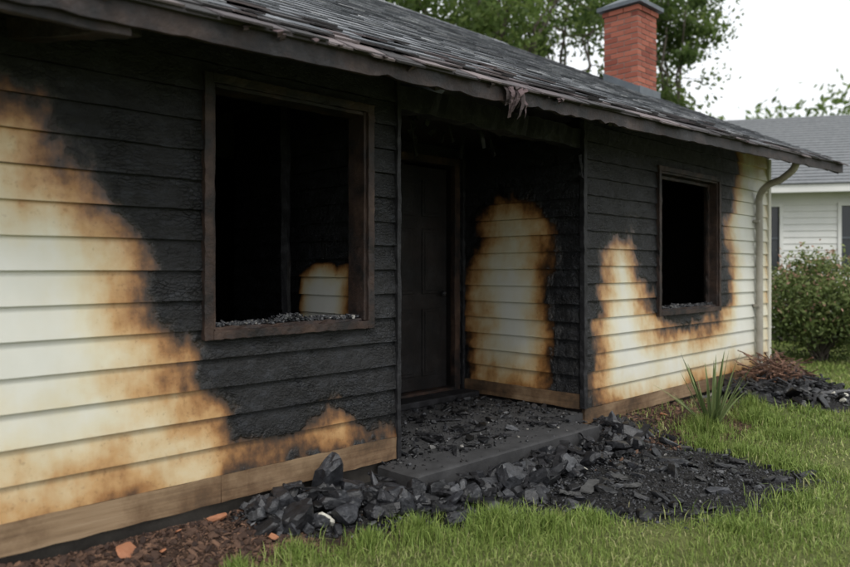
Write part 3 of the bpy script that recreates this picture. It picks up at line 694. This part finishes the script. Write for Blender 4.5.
strap_plant('yucca_plant',(6.06,-.76,float(gh(6.06,-.76))),42,.64,.016,M_YUC)

# ---------------------------------------------------------------- foliage
def leaves(V0,size,r,name,mat,parent):
    n=len(V0); a=rng.normal(size=(n,3)); a/=np.linalg.norm(a,axis=1)[:,None]; b=rng.normal(size=(n,3)); b=np.cross(a,b); b/=np.linalg.norm(b,axis=1)[:,None]
    s=size[:,None]; V=np.stack([V0-a*s,V0+b*s*.45,V0+a*s,V0-b*s*.45],1)
    F=np.arange(4*n).reshape(n,4)
    return fast_mesh(name,V.reshape(-1,3),F,mat,parent,{'rnd':np.repeat(r,4)})
def limb(acc,pts,r0,r1,seg=7):
    pts=[np.array(p,float) for p in pts]; P=[];F=[];m=len(pts)
    for i,p in enumerate(pts):
        d=pts[min(i+1,m-1)]-pts[max(i-1,0)]; d/=np.linalg.norm(d); a=np.cross(d,[.3,.9,.1]); a/=np.linalg.norm(a); b=np.cross(d,a); r=r0+(r1-r0)*i/(m-1)
        for k in range(seg):
            th=2*math.pi*k/seg; P.append(p+(a*math.cos(th)+b*math.sin(th))*r)
            if i: F.append(((i-1)*seg+k,(i-1)*seg+(k+1)%seg,i*seg+(k+1)%seg,i*seg+k))
    acc.add(P,F)
def tree(name,base,cc,cr,nc,lp,ls,clr=.6,tr=.22):
    T=empty(name); base=np.array(base,float); cc=np.array(cc,float); cr=np.array(cr,float); A=Acc()
    def wob(a,b,n=6,j=.12):
        L_=np.linalg.norm(b-a); return [a+(b-a)*i/n+(rng.normal(0,j*L_/n,3) if 0<i<n else 0) for i in range(n+1)]
    fork=base+(cc-base)*.45; limb(A,wob(base,fork),tr,tr*.7,10)
    mains=[]
    for i in range(8):
        d=rng.normal(size=3); d[2]=abs(d[2])*.8; d/=np.linalg.norm(d); e=cc+d*cr*.6; w_=wob(fork,e,8,.25); limb(A,w_,tr*.45,tr*.12); mains.append(w_)
    P=[];R=[]
    for i in range(nc):
        d=rng.normal(size=3); d/=np.linalg.norm(d); c_=cc+d*cr*(rng.random()**.45)*(1+.25*noise.noise(Vector(d*2.2+cc)))
        m=min((q for w_ in mains for q in w_[2:]),key=lambda q:np.linalg.norm(q-c_)); limb(A,wob(m,c_,4,.3),tr*.1,tr*.03,5)
        n=int(lp*rng.uniform(.5,1.4)); rad=clr*rng.uniform(.6,1.3)
        q=rng.normal(0,1,(n,3))*np.array([.55,.55,.33])*rad+c_; P.append(q)
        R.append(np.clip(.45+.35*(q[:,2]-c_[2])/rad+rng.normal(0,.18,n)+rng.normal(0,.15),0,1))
    P=np.concatenate(P);R=np.concatenate(R)
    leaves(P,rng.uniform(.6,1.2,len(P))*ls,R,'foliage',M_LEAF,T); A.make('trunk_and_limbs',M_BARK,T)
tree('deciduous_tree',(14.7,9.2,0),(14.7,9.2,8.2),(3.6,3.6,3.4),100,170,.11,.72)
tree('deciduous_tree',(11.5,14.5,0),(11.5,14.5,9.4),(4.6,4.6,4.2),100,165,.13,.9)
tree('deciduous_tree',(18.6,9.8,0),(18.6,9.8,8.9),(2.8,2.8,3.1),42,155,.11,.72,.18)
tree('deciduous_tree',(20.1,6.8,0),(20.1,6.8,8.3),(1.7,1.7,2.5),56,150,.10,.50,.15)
T=empty('distant_trees'); P=[];R=[]
for i in range(560):
    u=rng.uniform(-.15,1.0); t=rng.uniform(55,75); x=.707*t*(1+u); y=-3.4+.707*t*(1-u); top=15+5*noise.noise(Vector((u*14,1,0)))-(2.5 if u<.45 else 0)+rng.uniform(-3,1.5)
    z=rng.uniform(3,top,1)[0]; n=70; P.append(rng.normal(0,1,(n,3))*[1.2,1.2,.9]+[x,y,z]); R.append(np.clip(rng.normal(.5,.2,n),0,1))
leaves(np.concatenate(P),rng.uniform(.22,.45,560*70),np.concatenate(R),'foliage',M_LEAF,T)
th=np.linspace(-.3,1.25,80); V=[];F=[]
for i,a in enumerate(th):
    hgt=34+8*noise.noise(Vector((a*4,0,0)))+4*noise.noise(Vector((a*14,2,0)))
    for j,(rr_,hh) in enumerate(((190,-1),(230,hgt*.6),(270,hgt),(340,hgt*.9))): V.append((rr_*math.cos(a),rr_*math.sin(a)-3.4,hh+2*noise.noise(Vector((a*40,j,0)))))
    if i:
        for j in range(3): F.append((4*i-4+j,4*i+j,4*i+1+j,4*i-3+j))
fast_mesh('hill',V,F,M_HILL,None,None,True)
# shrub
Sb=empty('shrub'); P=[];R=[];A=Acc(); bx,by=11.72,.10
for i in range(190):
    d=rng.normal(size=3); d/=np.linalg.norm(d); rr_=rng.random()**.4; c_=np.array([bx,by,.80])+d*np.array([.82,.82,.70])*rr_*(1+.35*noise.noise(Vector(d*2.5))); c_[2]=max(c_[2],.1)
    if i%3==0: limb(A,[(bx+rng.normal()*.05,by+rng.normal()*.05,0),(np.array([bx,by,.2])+c_)/2,c_],.014,.004,5)
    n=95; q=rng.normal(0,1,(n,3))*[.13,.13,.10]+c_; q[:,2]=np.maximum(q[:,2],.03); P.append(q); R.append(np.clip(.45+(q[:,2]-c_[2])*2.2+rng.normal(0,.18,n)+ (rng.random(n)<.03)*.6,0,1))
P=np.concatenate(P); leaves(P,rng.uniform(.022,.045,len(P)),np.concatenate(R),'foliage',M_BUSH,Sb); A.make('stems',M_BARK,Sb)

# ---------------------------------------------------------------- neighbour house
NH=empty('white_house')
f_=np.array([.7071,.7071]); r2=np.array([.7071,-.7071]); an=math.radians(14)
U=r2*math.cos(an)-f_*math.sin(an); Nn=np.array([U[1],-U[0]]); 
if np.dot(Nn,f_)>0: Nn=-Nn
O=CAM+13.6*f_+13.6*.49*r2
def NP(u,o,z): q=O+U*u+Nn*o; return (q[0],q[1],z)
def nbox(acc,u0,u1,o0,o1,z0,z1): acc.add([NP(u0,o1,z0),NP(u1,o1,z0),NP(u1,o0,z0),NP(u0,o0,z0),NP(u0,o1,z1),NP(u1,o1,z1),NP(u1,o0,z1),NP(u0,o0,z1)],HF)
A=Acc(); nw=[(-.40,-.06),(.98,1.85),(4,4.9)]; wz=(1.30,2.50); Lh=(-4,9)
z=.25
while z<2.78:
    cuts=sorted({z,z+.12}|{e for e in wz if z<e<z+.12})
    for sa,sb in zip(cuts[:-1],cuts[1:]):
        iv=[];a0=Lh[0]
        if sa>=wz[0]-1e-4 and sb<=wz[1]+1e-4:
            for q0,q1 in nw: iv.append((a0,q0)); a0=q1
        iv.append((a0,Lh[1]))
        for q0,q1 in iv:
            oa=.016*(1-(sa-z)/.12); ob_=.016*(1-(sb-z)/.12)
            A.add([NP(q0,oa,sa),NP(q1,oa,sa),NP(q1,ob_,sb),NP(q0,ob_,sb)],[[0,1,2,3]]); 
            if sa==z: A.add([NP(q0,-.005,sa),NP(q1,-.005,sa),NP(q1,oa,sa),NP(q0,oa,sa)],[[0,1,2,3]])
    z+=.12
for (u0,u1) in nw:
    nbox(A,u0-.06,u0,.0,.04,wz[0]-.05,wz[1]+.06);nbox(A,u1,u1+.06,.0,.04,wz[0]-.05,wz[1]+.06);nbox(A,u0,u1,.0,.04,wz[1],wz[1]+.06);nbox(A,u0,u1,.0,.05,wz[0]-.05,wz[0])
nbox(A,Lh[0]-.3,Lh[1]+.3,.45,.48,2.72,2.86); nbox(A,Lh[0]-.3,Lh[1]+.3,.02,.449,2.76,2.78)
nbox(A,Lh[0],Lh[1],-7,-6.9,.1,2.8); nbox(A,Lh[0],Lh[0]+.05,-6.9,-.1,.1,2.8); nbox(A,Lh[1]-.05,Lh[1],-6.9,-.1,.1,2.8)
A.make('walls',M_WHITE,NH)
A=Acc(); 
for (u0,u1) in nw: nbox(A,u0,u1,-.06,-.04,wz[0],wz[1])
A.make('windows',M_GLASS,NH)
A=Acc()
for (u0,u1) in nw: nbox(A,u0,u1,-.035,-.01,1.90,1.93)
A.make('meeting_rails',M_METAL,NH)
A=Acc(); nbox(A,Lh[0],Lh[1],-.2,-.005,-.1,.25); A.make('foundation',M_FND,NH)
A=Acc(); rows=26
for i in range(rows):
    o0=.52-i*4.0/rows; o1=.52-(i+1)*4.0/rows-.03; z0=2.87+i*1.95/rows; z1=2.87+(i+1)*1.95/rows
    A.add([NP(Lh[0]-.4,o0,z0),NP(Lh[1]+.4,o0,z0),NP(Lh[1]+.4,o1,z1),NP(Lh[0]-.4,o1,z1),NP(Lh[0]-.4,o0,z0+.02),NP(Lh[1]+.4,o0,z0+.02),NP(Lh[1]+.4,o1,z1+.004),NP(Lh[0]-.4,o1,z1+.004)],HF)
A.add([NP(Lh[0]-.4,-3.5,4.82),NP(Lh[1]+.4,-3.5,4.82),NP(Lh[1]+.4,-7.5,2.87),NP(Lh[0]-.4,-7.5,2.87)],[[0,1,2,3]])
A.make('roof',M_NROOF,NH)
A=Acc(); 
for e in (Lh[0]+.02,Lh[1]-.02): A.add([NP(e,0,2.8),NP(e,-7,2.8),NP(e,-3.6,4.7),NP(e,-3.4,4.7)],[[0,1,2,3]])
A.make('gables',M_WHITE,NH)

# ---------------------------------------------------------------- light, sky, camera
W=bpy.data.worlds.new('World'); S.world=W; W.use_nodes=True; nt=W.node_tree; bg=nt.nodes['Background']
sky=nt.nodes.new('ShaderNodeTexSky'); sky.sky_type='NISHITA'; sky.sun_disc=False
EL,AZ=math.radians(54),math.radians(212)
sky.sun_elevation=EL; sky.sun_rotation=AZ; sky.dust_density=4; sky.air_density=1.2
hs=nt.nodes.new('ShaderNodeHueSaturation'); hs.inputs['Saturation'].default_value=.25; nt.links.new(sky.outputs[0],hs.inputs['Color'])
tc=nt.nodes.new('ShaderNodeTexCoord'); no=nt.nodes.new('ShaderNodeTexNoise'); no.inputs['Scale'].default_value=2.2; no.inputs['Detail'].default_value=5; nt.links.new(tc.outputs['Generated'],no.inputs['Vector'])
cr=nt.nodes.new('ShaderNodeValToRGB'); cr.color_ramp.elements[0].color=(.84,.87,.91,1); cr.color_ramp.elements[1].color=(.98,.99,1,1); cr.color_ramp.elements[0].position=.3; cr.color_ramp.elements[1].position=.7; nt.links.new(no.outputs['Fac'],cr.inputs[0])
vm=nt.nodes.new('ShaderNodeVectorMath'); vm.operation='SCALE'; vm.inputs['Scale'].default_value=10.5; nt.links.new(cr.outputs[0],vm.inputs[0])
mx=nt.nodes.new('ShaderNodeMix'); mx.data_type='RGBA'; mx.inputs[0].default_value=.75; nt.links.new(hs.outputs[0],mx.inputs[6]); nt.links.new(vm.outputs[0],mx.inputs[7])
nt.links.new(mx.outputs[2],bg.inputs['Color']); bg.inputs['Strength'].default_value=.145
sl=bpy.data.lights.new('sun','SUN'); sl.energy=1.5; sl.angle=math.radians(14); sl.color=(1,.96,.90)
so=bpy.data.objects.new('sun',sl); COL.objects.link(so)
dv=Vector((math.sin(AZ)*math.cos(EL),math.cos(AZ)*math.cos(EL),math.sin(EL)))
so.rotation_euler=dv.to_track_quat('Z','Y').to_euler()
cam=bpy.data.cameras.new('camera'); co=bpy.data.objects.new('camera',cam); COL.objects.link(co); S.camera=co
co.location=(0,-3.4,1.36); co.rotation_euler=(math.radians(90),0,math.radians(-45))
cam.sensor_width=36; cam.lens=36*730/850; cam.shift_y=-(283.5-268)/850; cam.clip_end=2000; cam.clip_start=.05
cam.dof.use_dof=True; cam.dof.focus_distance=4.9; cam.dof.aperture_fstop=1.4
S.view_settings.view_transform='Standard'; S.view_settings.look='None'; S.view_settings.exposure=0
